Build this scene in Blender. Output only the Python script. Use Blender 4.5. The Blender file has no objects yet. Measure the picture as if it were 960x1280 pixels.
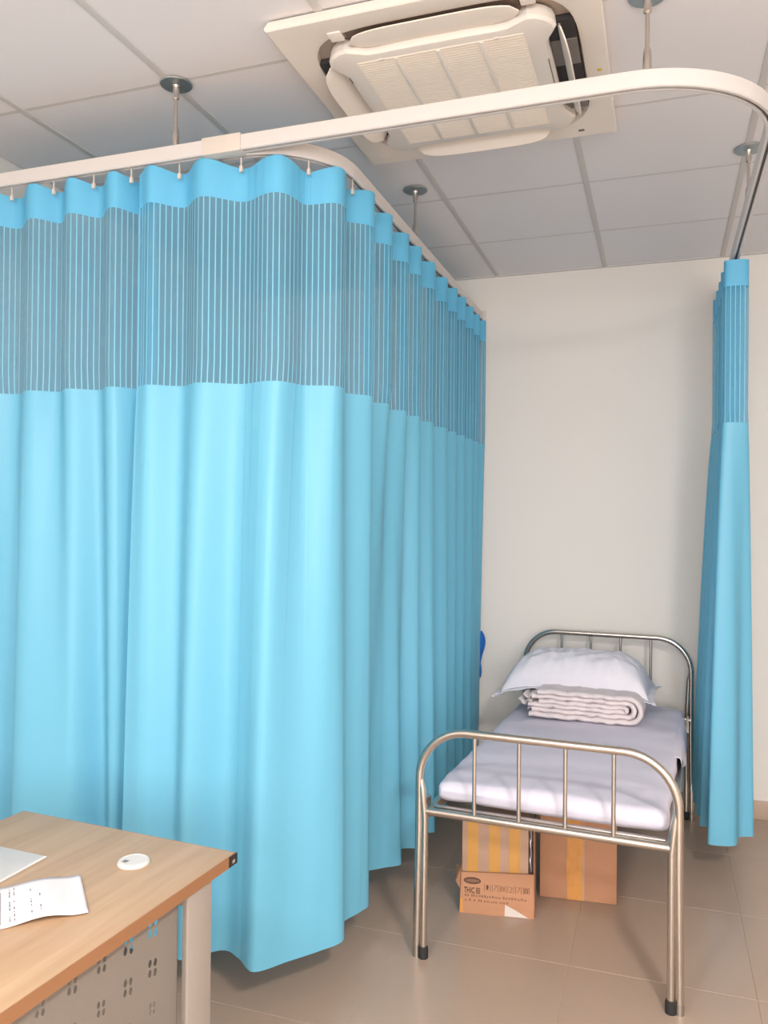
import bpy, bmesh, math, random
import numpy as np
from mathutils import Vector, Matrix

random.seed(7)
rng = np.random.RandomState(11)
SC = bpy.context.scene
COL = SC.collection
PI = math.pi

# ------------------------------------------------------------------ camera
CAM_Z = 1.552
YAW, PITCH, ROLL, FPX = .3302, .0061, .0096, 1011.3
cam_d = bpy.data.cameras.new('camera')
cam = bpy.data.objects.new('camera', cam_d)
COL.objects.link(cam)
cy, sy, cp, sp = math.cos(YAW), math.sin(YAW), math.cos(PITCH), math.sin(PITCH)
fwd = Vector((-sy * cp, cy * cp, sp))
rgt0 = Vector((cy, sy, 0))
up0 = rgt0.cross(fwd)
cr, sr = math.cos(ROLL), math.sin(ROLL)
rgt = cr * rgt0 + sr * up0
upv = -sr * rgt0 + cr * up0
cam.matrix_world = Matrix(((rgt.x, upv.x, -fwd.x, 0), (rgt.y, upv.y, -fwd.y, 0),
                           (rgt.z, upv.z, -fwd.z, CAM_Z), (0, 0, 0, 1)))
cam_d.sensor_fit = 'HORIZONTAL'
cam_d.sensor_width = 36
cam_d.lens = FPX / 960 * 36
cam_d.clip_start = .05
SC.camera = cam

# ------------------------------------------------------------------ light, sky, exposure
SC.view_settings.view_transform = 'Standard'
SC.view_settings.look = 'None'
SC.view_settings.exposure = 0.0
SC.view_settings.gamma = 1
SC.view_settings.use_curve_mapping = False
world = bpy.data.worlds.new('World')
SC.world = world
world.use_nodes = True
wn = world.node_tree
bg = wn.nodes['Background']
bg.inputs[0].default_value = (.75, .86, 1, 1)
bg.inputs[1].default_value = 1.6

# room extents
XL, XR, YB, YF, H = -2.46, 2.35, 4.626, -2.6, 2.945


def area(name, loc, rot, sx, sy_, power, color):
    l = bpy.data.lights.new(name, 'AREA')
    l.shape = 'RECTANGLE'
    l.size, l.size_y = sx, sy_
    l.energy = power
    l.color = color
    o = bpy.data.objects.new(name, l)
    o.location = loc
    o.rotation_euler = rot
    COL.objects.link(o)
    return o


# daylight through the front windows (behind the camera), a ceiling fitting and an added second one
area('window_daylight', (.65, YF - .12, 1.75), (PI / 2, 0, 0), 2.5, 1.7, 172, (1, .955, .915))
area('ceiling_fitting_light', (1.0, -.05, H - .035), (0, 0, 0), .3, .55, 104, (1, .94, .88))
area('ceiling_fitting_light', (-1.1, -.9, H - .035), (0, 0, 0), .35, .5, 56, (1, .94, .88))  # second ceiling light, unseen, added to help light the room


# ------------------------------------------------------------------ materials
def srgb(r, g, b):
    f = lambda c: (c / 255 / 12.92) if c / 255 <= .04045 else ((c / 255 + .055) / 1.055) ** 2.4
    return (f(r), f(g), f(b), 1)


def mat(name, col, rough=.5, metal=0., noise=0., nscale=20., bump=0., bscale=200., spec=.5, emit=None):
    m = bpy.data.materials.new(name)
    m.use_nodes = True
    nt = m.node_tree
    N, Lk = nt.nodes, nt.links
    b = N['Principled BSDF']
    b.inputs['Roughness'].default_value = rough
    b.inputs['Metallic'].default_value = metal
    b.inputs['Specular IOR Level'].default_value = spec
    b.inputs['Base Color'].default_value = col
    tc = N.new('ShaderNodeTexCoord')
    if noise:
        n = N.new('ShaderNodeTexNoise')
        n.inputs['Scale'].default_value = nscale
        n.inputs['Detail'].default_value = 4
        Lk.new(tc.outputs['Object'], n.inputs['Vector'])
        mx = N.new('ShaderNodeMix')
        mx.data_type = 'RGBA'
        c1 = [max(0, c * (1 - noise)) for c in col[:3]] + [1]
        c2 = [min(1, c * (1 + noise)) for c in col[:3]] + [1]
        mx.inputs[6].default_value = c1
        mx.inputs[7].default_value = c2
        Lk.new(n.outputs['Fac'], mx.inputs[0])
        Lk.new(mx.outputs[2], b.inputs['Base Color'])
    if bump:
        n = N.new('ShaderNodeTexNoise')
        n.inputs['Scale'].default_value = bscale
        n.inputs['Detail'].default_value = 3
        Lk.new(tc.outputs['Object'], n.inputs['Vector'])
        bp = N.new('ShaderNodeBump')
        bp.inputs['Strength'].default_value = bump
        bp.inputs['Distance'].default_value = .002
        Lk.new(n.outputs['Fac'], bp.inputs['Height'])
        Lk.new(bp.outputs[0], b.inputs['Normal'])
    if emit:
        b.inputs['Emission Color'].default_value = col
        b.inputs['Emission Strength'].default_value = emit
    return m


M = {}
M['wall'] = mat('wall_paint', srgb(226, 221, 215), .85, bump=.1, bscale=120, noise=.015, nscale=1.5)
M['ceil'] = mat('ceiling_tile_board', srgb(227, 225, 227), .9, bump=.12, bscale=160, noise=.01, nscale=3)
M['tbar'] = mat('ceiling_grid_paint', srgb(206, 203, 201), .6)
M['floor'] = mat('floor_tile_glaze', srgb(169, 148, 132), .3, noise=.05, nscale=5)
M['grout'] = mat('floor_grout', srgb(174, 154, 139), .8)
M['skirt'] = mat('skirting_tile', srgb(184, 162, 144), .4, noise=.03)
M['rail'] = mat('white_enamel_rail', srgb(208, 203, 200), .35)
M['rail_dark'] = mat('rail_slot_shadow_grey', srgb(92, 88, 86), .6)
M['connector'] = mat('cream_plastic', srgb(208, 198, 188), .4)
M['steel'] = mat('stainless_steel', srgb(205, 198, 190), .24, 1.0, noise=.06, nscale=30)
M['steel_dull'] = mat('dull_steel', srgb(188, 184, 178), .34, 1.0, noise=.08, nscale=30)
M['disc'] = mat('zinc_plated_flange', srgb(172, 180, 182), .5, 1.0, noise=.15, nscale=40)
M['rubber'] = mat('black_rubber', srgb(34, 33, 34), .7)
M['ac'] = mat('ac_cream_plastic', srgb(232, 223, 213), .45)
M['ac2'] = mat('ac_panel_plastic', srgb(226, 219, 211), .45)
M['grille'] = mat('ac_grille_plastic', srgb(240, 229, 216), .55)
M['dark'] = mat('duct_shade_dark', srgb(52, 50, 52), .8)  # shade inside the outlets, put into the colour
M['duct_brown'] = mat('duct_shade_brown', srgb(112, 96, 86), .8)  # same duct shade, painted paler for the near and far outlets
M['duct_mid'] = mat('duct_grey_plastic', srgb(120, 116, 113), .7)
M['groove'] = mat('ac_channel_plastic', srgb(176, 162, 150), .6)
M['yellow'] = mat('yellow_sticker', srgb(214, 180, 60), .5)
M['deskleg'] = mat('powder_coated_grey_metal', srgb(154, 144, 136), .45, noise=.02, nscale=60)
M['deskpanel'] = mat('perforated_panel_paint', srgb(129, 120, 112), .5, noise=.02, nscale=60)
M['black'] = mat('black_plastic', srgb(38, 34, 36), .4)
M['grommet'] = mat('grommet_plastic', srgb(202, 200, 197), .35)
M['linen'] = mat('white_linen', srgb(209, 206, 221), .9, bump=.35, bscale=260, noise=.01, nscale=8)
M['pillow'] = mat('white_pillow_cotton', srgb(216, 215, 225), .9, bump=.3, bscale=220)
M['blanket'] = mat('white_cotton_blanket', srgb(222, 212, 214), .95, bump=.9, bscale=330, noise=.02, nscale=60)
M['paper'] = mat('white_paper', srgb(214, 210, 214), .8)
M['ink'] = mat('faded_print', srgb(112, 108, 114), .8)
M['sleeve'] = mat('grey_plastic_sleeve', srgb(190, 186, 184), .3, noise=.03, nscale=25)
M['sleeve_edge'] = mat('clear_sleeve_edge', srgb(222, 216, 210), .25)
M['card'] = mat('brown_cardboard', srgb(182, 134, 103), .85, noise=.05, nscale=14, bump=.2, bscale=90)
M['card_pale'] = mat('pale_cardboard', srgb(184, 150, 128), .8, noise=.05, nscale=14)
M['card_dark'] = mat('torn_cardboard', srgb(150, 106, 82), .9, noise=.15, nscale=30)
M['tape'] = mat('yellow_packing_tape', srgb(206, 152, 80), .4, noise=.07, nscale=18)
M['tape_old'] = mat('wrinkled_brown_tape', srgb(206, 145, 78), .4, noise=.22, nscale=24, bump=.8, bscale=40)
M['print'] = mat('black_box_print', srgb(92, 66, 54), .8)
M['foil'] = mat('silver_foil_bag', srgb(175, 172, 176), .3, .8, noise=.25, nscale=30, bump=1, bscale=60)
M['white'] = mat('white_torn_label', srgb(206, 197, 190), .7)
M['frame_white'] = mat('window_frame_paint', srgb(235, 235, 232), .4)
M['lamp_diff'] = mat('lamp_diffuser', (1, .95, .88, 1), .5, emit=6)
M['blue_deep'] = mat('deep_blue_cloth', srgb(34, 112, 190), .85, noise=.1)


def wood_mat():
    m = bpy.data.materials.new('oak_laminate')
    m.use_nodes = True
    nt = m.node_tree
    N, Lk = nt.nodes, nt.links
    b = N['Principled BSDF']
    b.inputs['Roughness'].default_value = .42
    tc = N.new('ShaderNodeTexCoord')
    mp = N.new('ShaderNodeMapping')
    mp.inputs['Scale'].default_value = (15, 1.1, 8)
    Lk.new(tc.outputs['Object'], mp.inputs['Vector'])
    n = N.new('ShaderNodeTexNoise')
    n.inputs['Scale'].default_value = 1.6
    n.inputs['Detail'].default_value = 6
    n.inputs['Distortion'].default_value = .4
    Lk.new(mp.outputs[0], n.inputs['Vector'])
    r = N.new('ShaderNodeValToRGB')
    r.color_ramp.elements[0].position = .3
    r.color_ramp.elements[0].color = srgb(176, 142, 108)
    r.color_ramp.elements[1].position = .72
    r.color_ramp.elements[1].color = srgb(194, 162, 130)
    Lk.new(n.outputs['Fac'], r.inputs[0])
    mp2 = N.new('ShaderNodeMapping')
    mp2.inputs['Scale'].default_value = (160, 4, 50)
    Lk.new(tc.outputs['Object'], mp2.inputs['Vector'])
    n2 = N.new('ShaderNodeTexNoise')
    n2.inputs['Scale'].default_value = 2
    Lk.new(mp2.outputs[0], n2.inputs['Vector'])
    mx = N.new('ShaderNodeMix')
    mx.data_type = 'RGBA'
    mx.blend_type = 'MULTIPLY'
    mx.inputs[0].default_value = .16
    Lk.new(r.outputs[0], mx.inputs[6])
    Lk.new(n2.outputs['Fac'], mx.inputs[7])
    Lk.new(mx.outputs[2], b.inputs['Base Color'])
    return m


M['wood'] = wood_mat()
M['wood_edge'] = mat('oak_edge_band', srgb(147, 104, 72), .45, noise=.05, nscale=30)

CLOTH = srgb(116, 194, 225)


def cloth_mat(name, col, trans=.35):
    m = bpy.data.materials.new(name)
    m.use_nodes = True
    nt = m.node_tree
    N, Lk = nt.nodes, nt.links
    N.remove(N['Principled BSDF'])
    out = N['Material Output']
    d = N.new('ShaderNodeBsdfPrincipled')
    d.inputs['Base Color'].default_value = col
    d.inputs['Roughness'].default_value = .46
    d.inputs['Specular IOR Level'].default_value = .55
    t = N.new('ShaderNodeBsdfTranslucent')
    t.inputs[0].default_value = col
    uv = N.new('ShaderNodeTexCoord')
    mp = N.new('ShaderNodeMapping')
    mp.inputs['Scale'].default_value = (500, 500, 1)
    Lk.new(uv.outputs['UV'], mp.inputs['Vector'])
    n = N.new('ShaderNodeTexNoise')
    n.inputs['Scale'].default_value = 1.
    Lk.new(mp.outputs[0], n.inputs['Vector'])
    bp = N.new('ShaderNodeBump')
    bp.inputs['Strength'].default_value = .15
    bp.inputs['Distance'].default_value = .001
    Lk.new(n.outputs['Fac'], bp.inputs['Height'])
    Lk.new(bp.outputs[0], d.inputs['Normal'])
    mx = N.new('ShaderNodeMixShader')
    mx.inputs[0].default_value = trans
    Lk.new(d.outputs[0], mx.inputs[1])
    Lk.new(t.outputs[0], mx.inputs[2])
    Lk.new(mx.outputs[0], out.inputs[0])
    return m


def mesh_mat(name):
    """open net: pale vertical cords with fine cross threads between; the gaps let light through"""
    m = bpy.data.materials.new(name)
    m.use_nodes = True
    nt = m.node_tree
    N, Lk = nt.nodes, nt.links
    N.remove(N['Principled BSDF'])
    out = N['Material Output']
    tc = N.new('ShaderNodeTexCoord')
    sx = N.new('ShaderNodeSeparateXYZ')
    Lk.new(tc.outputs['UV'], sx.inputs[0])

    def math_(op, a, b=None):
        n = N.new('ShaderNodeMath'); n.operation = op
        for k, v in enumerate((a, b)):
            if v is None: continue
            if isinstance(v, (int, float)): n.inputs[k].default_value = v
            else: Lk.new(v, n.inputs[k])
        return n.outputs[0]
    cord = math_('LESS_THAN', math_('FRACT', math_('DIVIDE', sx.outputs['X'], .0195)), .19)
    weft = math_('SINE', math_('MULTIPLY', sx.outputs['Y'], 2 * PI / .0082))
    den = math_('ADD', math_('MULTIPLY', weft, .012), .49)

    def cloth_pair(col):
        d = N.new('ShaderNodeBsdfDiffuse'); d.inputs[0].default_value = col
        t = N.new('ShaderNodeBsdfTranslucent'); t.inputs[0].default_value = col
        x = N.new('ShaderNodeMixShader'); x.inputs[0].default_value = .35
        Lk.new(d.outputs[0], x.inputs[1]); Lk.new(t.outputs[0], x.inputs[2])
        return x.outputs[0]
    tr = N.new('ShaderNodeBsdfTransparent')
    m1 = N.new('ShaderNodeMixShader')
    Lk.new(den, m1.inputs[0]); Lk.new(tr.outputs[0], m1.inputs[1]); Lk.new(cloth_pair(srgb(118, 190, 226)), m1.inputs[2])
    m2 = N.new('ShaderNodeMixShader')
    Lk.new(cord, m2.inputs[0]); Lk.new(m1.outputs[0], m2.inputs[1]); Lk.new(cloth_pair(srgb(150, 218, 240)), m2.inputs[2])
    Lk.new(m2.outputs[0], out.inputs[0])
    return m


M['cloth'] = cloth_mat('turquoise_blue_curtain_cloth', CLOTH, .22)
M['header'] = cloth_mat('turquoise_blue_header_tape', srgb(100, 188, 228), .15)
M['net'] = mesh_mat('turquoise_blue_open_net')


# ------------------------------------------------------------------ mesh helpers
class MB:
    def __init__(s):
        s.v, s.f = [], []

    def add(s, vs, fs):
        b = len(s.v)
        s.v += [tuple(p) for p in vs]
        s.f += [tuple(i + b for i in f) for f in fs]
        return s

    def box(s, x0, x1, y0, y1, z0, z1):
        vs = [(x, y, z) for z in (z0, z1) for y in (y0, y1) for x in (x0, x1)]
        return s.add(vs, [(0, 2, 3, 1), (4, 5, 7, 6), (0, 1, 5, 4), (2, 6, 7, 3), (0, 4, 6, 2), (1, 3, 7, 5)])

    def tube(s, pts, r, n=16, caps=True, closed=False):
        pts = [Vector(p) for p in pts]
        rs = r if hasattr(r, '__len__') else [r] * len(pts)
        m = len(pts)
        t0 = (pts[1] - pts[0]).normalized()
        ref = Vector((0, 0, 1)) if abs(t0.z) < .9 else Vector((1, 0, 0))
        u = t0.cross(ref).normalized()
        vs = []
        for i, p in enumerate(pts):
            a = pts[max(0, i - 1)]; b = pts[min(m - 1, i + 1)]
            t = (b - a).normalized()
            u = (u - t * u.dot(t)).normalized()
            w = t.cross(u)
            for k in range(n):
                an = 2 * PI * k / n
                vs.append(p + (u * math.cos(an) + w * math.sin(an)) * rs[i])
        fs = []
        for i in range(m - 1):
            for k in range(n):
                fs.append((i * n + k, i * n + (k + 1) % n, (i + 1) * n + (k + 1) % n, (i + 1) * n + k))
        if caps:
            fs.append(tuple(range(n))[::-1]); fs.append(tuple(range((m - 1) * n, m * n)))
        return s.add(vs, fs)

    def lathe(s, prof, c=(0, 0, 0), n=32):
        vs = []
        for (r, z) in prof:
            for k in range(n):
                a = 2 * PI * k / n
                vs.append((c[0] + r * math.cos(a), c[1] + r * math.sin(a), c[2] + z))
        fs = []
        for i in range(len(prof) - 1):
            for k in range(n):
                fs.append((i * n + k, i * n + (k + 1) % n, (i + 1) * n + (k + 1) % n, (i + 1) * n + k))
        fs.append(tuple(range(n))[::-1]); fs.append(tuple(range((len(prof) - 1) * n, len(prof) * n)))
        return s.add(vs, fs)

    def prism(s, poly, z0, z1):
        n = len(poly)
        vs = [(p[0], p[1], z0) for p in poly] + [(p[0], p[1], z1) for p in poly]
        fs = [tuple(range(n))[::-1], tuple(range(n, 2 * n))]
        fs += [(i, (i + 1) % n, n + (i + 1) % n, n + i) for i in range(n)]
        return s.add(vs, fs)

    def rings(s, loops, cap0=False, cap1=False):
        n = len(loops[0])
        vs = [p for l in loops for p in l]
        fs = []
        for i in range(len(loops) - 1):
            for k in range(n):
                fs.append((i * n + k, i * n + (k + 1) % n, (i + 1) * n + (k + 1) % n, (i + 1) * n + k))
        for on, base in ((cap0, 0), (cap1, (len(loops) - 1) * n)):
            if on == 'strip':      # loop is two rails back to back: cap with quads between them
                fs += [(base + k, base + k + 1, base + n - 2 - k, base + n - 1 - k) for k in range(n // 2 - 1)]
            elif on:
                fs.append(tuple(range(base, base + n)))
        return s.add(vs, fs)

    def grid(s, P, flip=False):
        """P: array (a,b,3)"""
        a, b = P.shape[:2]
        fs = []
        for i in range(a - 1):
            for j in range(b - 1):
                q = (i * b + j, i * b + j + 1, (i + 1) * b + j + 1, (i + 1) * b + j)
                fs.append(q[::-1] if flip else q)
        return s.add(P.reshape(-1, 3).tolist(), fs)

    def build(s, name, m, parent=None, smooth=None, bevel=0, loc=None):
        me = bpy.data.meshes.new(name)
        me.from_pydata(s.v, [], s.f)
        me.update()
        bm = bmesh.new(); bm.from_mesh(me)
        bmesh.ops.recalc_face_normals(bm, faces=bm.faces)
        if bevel:
            es = [e for e in bm.edges if len(e.link_faces) == 2 and e.calc_face_angle(0) > .7]
            bmesh.ops.bevel(bm, geom=es, offset=bevel, segments=2, affect='EDGES', profile=.6, clamp_overlap=True)
        bm.to_mesh(me); bm.free()
        if smooth is not None or bevel:
            ang = smooth if smooth is not None else .6
            me.shade_smooth()
            me.set_sharp_from_angle(angle=ang)
        me.materials.append(m)
        o = bpy.data.objects.new(name, me)
        COL.objects.link(o)
        if parent: o.parent = parent
        if loc is not None: o.location = loc
        return o


def empty(name, loc=(0, 0, 0), rz=0, parent=None):
    o = bpy.data.objects.new(name, None)
    COL.objects.link(o)
    o.location = loc
    o.rotation_euler = (0, 0, rz)
    if parent: o.parent = parent
    return o


def tag(o, label, cat, group=None):
    o['label'] = label
    o['category'] = cat
    if group: o['group'] = group
    return o


def structure(o):
    o['kind'] = 'structure'
    return o


def copy_tree(o, parent=None):
    c = o.copy()
    COL.objects.link(c)
    if parent: c.parent = parent
    for ch in list(o.children):
        copy_tree(ch, c)
    return c


def rrect(hx, hy, r, n=8, cx=0, cy_=0):
    pts = []
    for (sx, sy_, a0) in ((1, 1, 0), (-1, 1, PI / 2), (-1, -1, PI), (1, -1, 3 * PI / 2)):
        for k in range(n + 1):
            a = a0 + PI / 2 * k / n
            pts.append((cx + sx * (hx - r) + r * math.cos(a), cy_ + sy_ * (hy - r) + r * math.sin(a)))
    return pts


# ------------------------------------------------------------------ the room
structure(MB().box(XL - .12, XR + .12, YB, YB + .12, 0, H + .15).build('wall_back', M['wall']))
structure(MB().box(XL - .12, XL, YF - .12, YB, 0, H + .15).build('wall_left', M['wall']))
structure(MB().box(XR, XR + .12, YF - .12, YB, 0, H + .15).build('wall_right', M['wall']))
# front wall behind the camera with a wide window opening
WX0, WX1, WZ0, WZ1 = -.65, 1.95, .9, 2.6
fw = MB()
fw.box(XL, WX0, YF - .12, YF, 0, H + .15); fw.box(WX1, XR, YF - .12, YF, 0, H + .15)
fw.box(WX0, WX1, YF - .12, YF, 0, WZ0); fw.box(WX0, WX1, YF - .12, YF, WZ1, H + .15)
structure(fw.build('wall_front', M['wall']))
wf = MB()
for x in (WX0, .625, WX1 - .05):
    wf.box(x, x + .05, YF - .08, YF - .03, WZ0, WZ1)
wf.box(WX0, WX1, YF - .08, YF - .03, WZ0, WZ0 + .05); wf.box(WX0, WX1, YF - .08, YF - .03, WZ1 - .05, WZ1)
structure(wf.build('window_1', M['frame_white']))

structure(MB().box(XL, XR, YB - .011, YB, 0, .096).build('baseboard_back', M['skirt'], bevel=.002))
structure(MB().box(XL, XL + .011, YF, YB - .011, 0, .096).build('baseboard_left', M['skirt'], bevel=.002))
structure(MB().box(XR - .011, XR, YF, YB - .011, 0, .096).build('baseboard_right', M['skirt'], bevel=.002))

# floor: grout bed with 60 cm tiles
floor = structure(MB().box(XL - .12, XR + .12, YF - .12, YB + .12, -.15, -.0015).build('floor', M['grout']))
PT = .6


def cuts(lo, hi, o, p):
    k = math.ceil((lo - o) / p)
    c = [lo]
    while o + k * p < hi - 1e-6:
        if o + k * p > lo + 1e-3: c.append(o + k * p)
        k += 1
    return c + [hi]


def chamfer_tile(w, h, t, up=1, gap=.0012, ch=.0012):
    """thin tile, chamfered visible rim; 18 triangles"""
    a, b = w / 2 - gap, h / 2 - gap
    l0 = [(-a, -b, 0), (a, -b, 0), (a, b, 0), (-a, b, 0)]
    l1 = [(x, y, up * (t - ch)) for x, y, _ in l0]
    l2 = [((abs(x) - ch) * math.copysign(1, x), (abs(y) - ch) * math.copysign(1, y), up * t) for x, y, _ in l0]
    return MB().rings([l0, l1, l2], cap1=True)


cache = {}


def tile_field(name, parent, X, Y, z, m, up, t, gap, ch, skip=None):
    for i in range(len(X) - 1):
        for j in range(len(Y) - 1):
            w, h = round(X[i + 1] - X[i], 4), round(Y[j + 1] - Y[j], 4)
            if w < .02 or h < .02: continue
            c = ((X[i] + X[i + 1]) / 2, (Y[j] + Y[j + 1]) / 2, z)
            key = (name, w, h)
            if key not in cache:
                cache[key] = chamfer_tile(w, h, t, up, gap, ch).build(name, m, parent, loc=c)
            else:
                o = cache[key].copy(); COL.objects.link(o); o.location = c


tile_field('floor_tile', floor, cuts(XL + .011, XR - .011, -.295, PT), cuts(YF, YB - .011, 2.88, PT), -.0015, M['floor'], 1, .0015, .0011, .0009)

# ceiling: slab, lay-in tiles and T-bar grid
ceiling = structure(MB().box(XL, XR, YF, YB, H + .012, H + .15).build('ceiling', M['ceil']))
CX = cuts(XL, XR, -1.504, PT)
CY = cuts(YF, YB, 2.235, PT)
tile_field('ceiling_tile', ceiling, CX, CY, H + .012, M['ceil'], -1, .009, .006, .002)
for k, x in enumerate(CX[1:-1]):
    MB().box(x - .012, x + .012, YF, YB, H - .0005, H + .006).build('grid_bar', M['tbar'], ceiling, bevel=.0015)
for y in CY[1:-1]:
    for i in range(len(CX) - 1):
        x0 = CX[i] + (.012 if i else 0); x1 = CX[i + 1] - (.012 if i < len(CX) - 2 else 0)
        MB().box(x0, x1, y - .0075, y + .0075, H + .0026, H + .006).build('cross_bar', M['tbar'], ceiling)
# wall angle
wa = MB()
wa.box(XL, XR, YB - .02, YB, H - .001, H + .004)
wa.build('wall_angle', M['tbar'], ceiling)


# ------------------------------------------------------------------ ceiling light fittings (behind the camera)
def fitting(x, y, label):
    t = empty('ceiling_light', (x, y, H - .001))
    tag(t, label, 'ceiling light')
    lp = [(-.3, -.3), (.3, -.3), (.3, .3), (-.3, .3)]
    li = [(-.27, -.27), (.27, -.27), (.27, .27), (-.27, .27)]
    MB().rings([[(a, b, 0) for a, b in lp], [(a, b, -.02) for a, b in lp], [(a, b, -.02) for a, b in li],
                [(a, b, -.008) for a, b in li]]).build('frame', M['rail'], t)
    MB().box(-.27, .27, -.27, .27, -.012, -.008).build('diffuser', M['lamp_diff'], t)


fitting(1.0, -.05, 'recessed white ceiling light panel right of the room, over the desk side')
fitting(-1.1, -.9, 'added white ceiling light panel, out of view near the windows, left of the room')


# ------------------------------------------------------------------ curtain rails
def arc(cx, cy_, r, a0, a1, n=14):
    return [(cx + r * math.cos(a0 + (a1 - a0) * k / n), cy_ + r * math.sin(a0 + (a1 - a0) * k / n)) for k in range(n + 1)]


RZ0, RZ1 = 2.694, 2.742


def rail_sweep(path, prof):
    """prof: closed (offset, z) loop swept along the 2-D path"""
    loops = []
    n = len(path)
    for i, p in enumerate(path):
        a = path[max(0, i - 1)]; b = path[min(n - 1, i + 1)]
        d = Vector((b[0] - a[0], b[1] - a[1])).normalized()
        nx, ny = d.y, -d.x
        loops.append([(p[0] + nx * o, p[1] + ny * o, z) for o, z in prof])
    return MB().rings(loops, True, True)


RP = [(-.016, RZ0 + .003), (-.013, RZ0), (-.005, RZ0), (-.005, RZ0 + .012), (.005, RZ0 + .012), (.005, RZ0), (.013, RZ0),
      (.016, RZ0 + .003), (.016, RZ1 - .003), (.013, RZ1), (-.013, RZ1), (-.016, RZ1 - .003)]
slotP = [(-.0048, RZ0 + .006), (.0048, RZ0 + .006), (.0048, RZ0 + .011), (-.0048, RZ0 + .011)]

path1 = [(XL + .002, 2.245), (-2, 2.245), (-1, 2.245), (-.1, 2.245)] + arc(-.1, 2.645, .4, -PI / 2, 0)[1:] + [(.3, 3.2), (.3, 4.0), (.3, YB - .014)]
r1 = empty('curtain_rail', (0, 0, 0))
tag(r1, 'long white curtain rail running across the room, rounding the right corner to the back wall', 'curtain rail')
rail_sweep(path1, RP).build('rail', M['rail'], r1, smooth=.5)
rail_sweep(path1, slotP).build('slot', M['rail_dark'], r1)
MB().box(-1.385, -1.248, 2.2245, 2.2655, RZ0 - .004, RZ1 + .003).build('joint_sleeve', M['connector'], r1, bevel=.002)
MB().box(.27, .33, YB - .014, YB - .001, RZ0 - .012, RZ1 + .012).build('wall_bracket', M['rail'], r1, bevel=.003)

path2 = [(-1.36, 2.283), (-1.28, 2.283)] + arc(-1.28, 2.563, .28, -PI / 2, 0)[1:] + [(-1.0, 3.0), (-1.0, 3.8), (-1.0, YB - .014)]
r2 = empty('curtain_rail', (0, 0, 0))
tag(r2, 'white curved curtain rail carrying the drawn curtain back to the wall, left of the bed', 'curtain rail')
rail_sweep(path2, RP).build('rail', M['rail'], r2, smooth=.5)
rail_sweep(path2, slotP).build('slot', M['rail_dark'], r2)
MB().box(-1.03, -.97, YB - .014, YB - .001, RZ0 - .012, RZ1 + .012).build('wall_bracket', M['rail'], r2, bevel=.003)


# ------------------------------------------------------------------ rail hangers
def hanger(x, y):
    t = empty('rail_hanger', (x, y, H - .001))
    MB().lathe([(.012, -.006), (.050, -.0035), (.052, -.001), (.052, 0)][::1]).build('flange', M['disc'], t, smooth=.5)
    zb = RZ1 - H + .001
    MB().tube([(0, 0, -.004), (0, 0, zb + .0)], .0058, 12).build('rod', M['steel'], t, smooth=.6)
    MB().lathe([(.007, -.05), (.0105, -.046), (.0105, -.012), (.013, -.006)], n=16).build('top_sleeve', M['steel'], t, smooth=.5)
    MB().lathe([(.0105, zb + .0005), (.0115, zb + .012), (.0105, zb + .05), (.006, zb + .066)], n=16).build('bottom_sleeve', M['steel'], t, smooth=.5)
    return t


h0 = hanger(-1.494, 2.245)
for i, (x, y, lab) in enumerate([(-1.494, 2.245, 'steel rod with round flange holding the rail above the left curtain joint'),
                                 (-.044, 2.247, 'steel rod with round flange by the air conditioner, before the right rail bend'),
                                 (-1.0, 3.29, 'steel rod with round flange above the side of the drawn curtain'),
                                 (.3, 3.30, 'steel rod with round flange in front of the bunched right curtain'),
                                 ]):
    t = h0 if i == 0 else copy_tree(h0)
    t.location = (x, y, H - .001)
    tag(t, lab, 'hanger', 'rods hanging the rails from the ceiling')


# ------------------------------------------------------------------ curtains
def interp_path(pts, m):
    P = np.array(pts, float)
    d = np.r_[0, np.cumsum(np.hypot(*np.diff(P, axis=0).T))]
    t = np.linspace(0, d[-1], m)
    return np.stack([np.interp(t, d, P[:, 0]), np.interp(t, d, P[:, 1])], 1), t


def smooth_nodes(t_nodes, vals, t):
    """Catmull-Rom through (t_nodes, vals)"""
    tn = np.array(t_nodes, float); v = np.array(vals, float)
    k = np.clip(np.searchsorted(tn, t) - 1, 0, len(tn) - 2)
    out = np.zeros((len(t),) + v.shape[1:])
    for i in range(len(t)):
        a = k[i]; u = (t[i] - tn[a]) / (tn[a + 1] - tn[a])
        p0 = v[max(a - 1, 0)]; p1 = v[a]; p2 = v[a + 1]; p3 = v[min(a + 2, len(tn) - 1)]
        out[i] = .5 * ((2 * p1) + (-p0 + p2) * u + (2 * p0 - 5 * p1 + 4 * p2 - p3) * u * u + (-p0 + 3 * p1 - 3 * p2 + p3) * u ** 3)
    return out


Z_TOP, Z_HB, Z_NET, Z_HEM, Z_BOT = 2.678, 2.565, 1.975, .275, .15


def cloth_surface(top, bot, zs, m_arr, wob):
    """top, bot : (m,2) arrays; blends with height; returns (nz,m,3)"""
    P = np.zeros((len(zs), len(top), 3))
    for i, z in enumerate(zs):
        w = np.clip((2.0 - z) / (2.0 - Z_BOT), 0, 1) ** .72
        q = top * (1 - w) + bot * w
        P[i, :, :2] = q
        P[i, :, 2] = z
    return P


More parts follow.
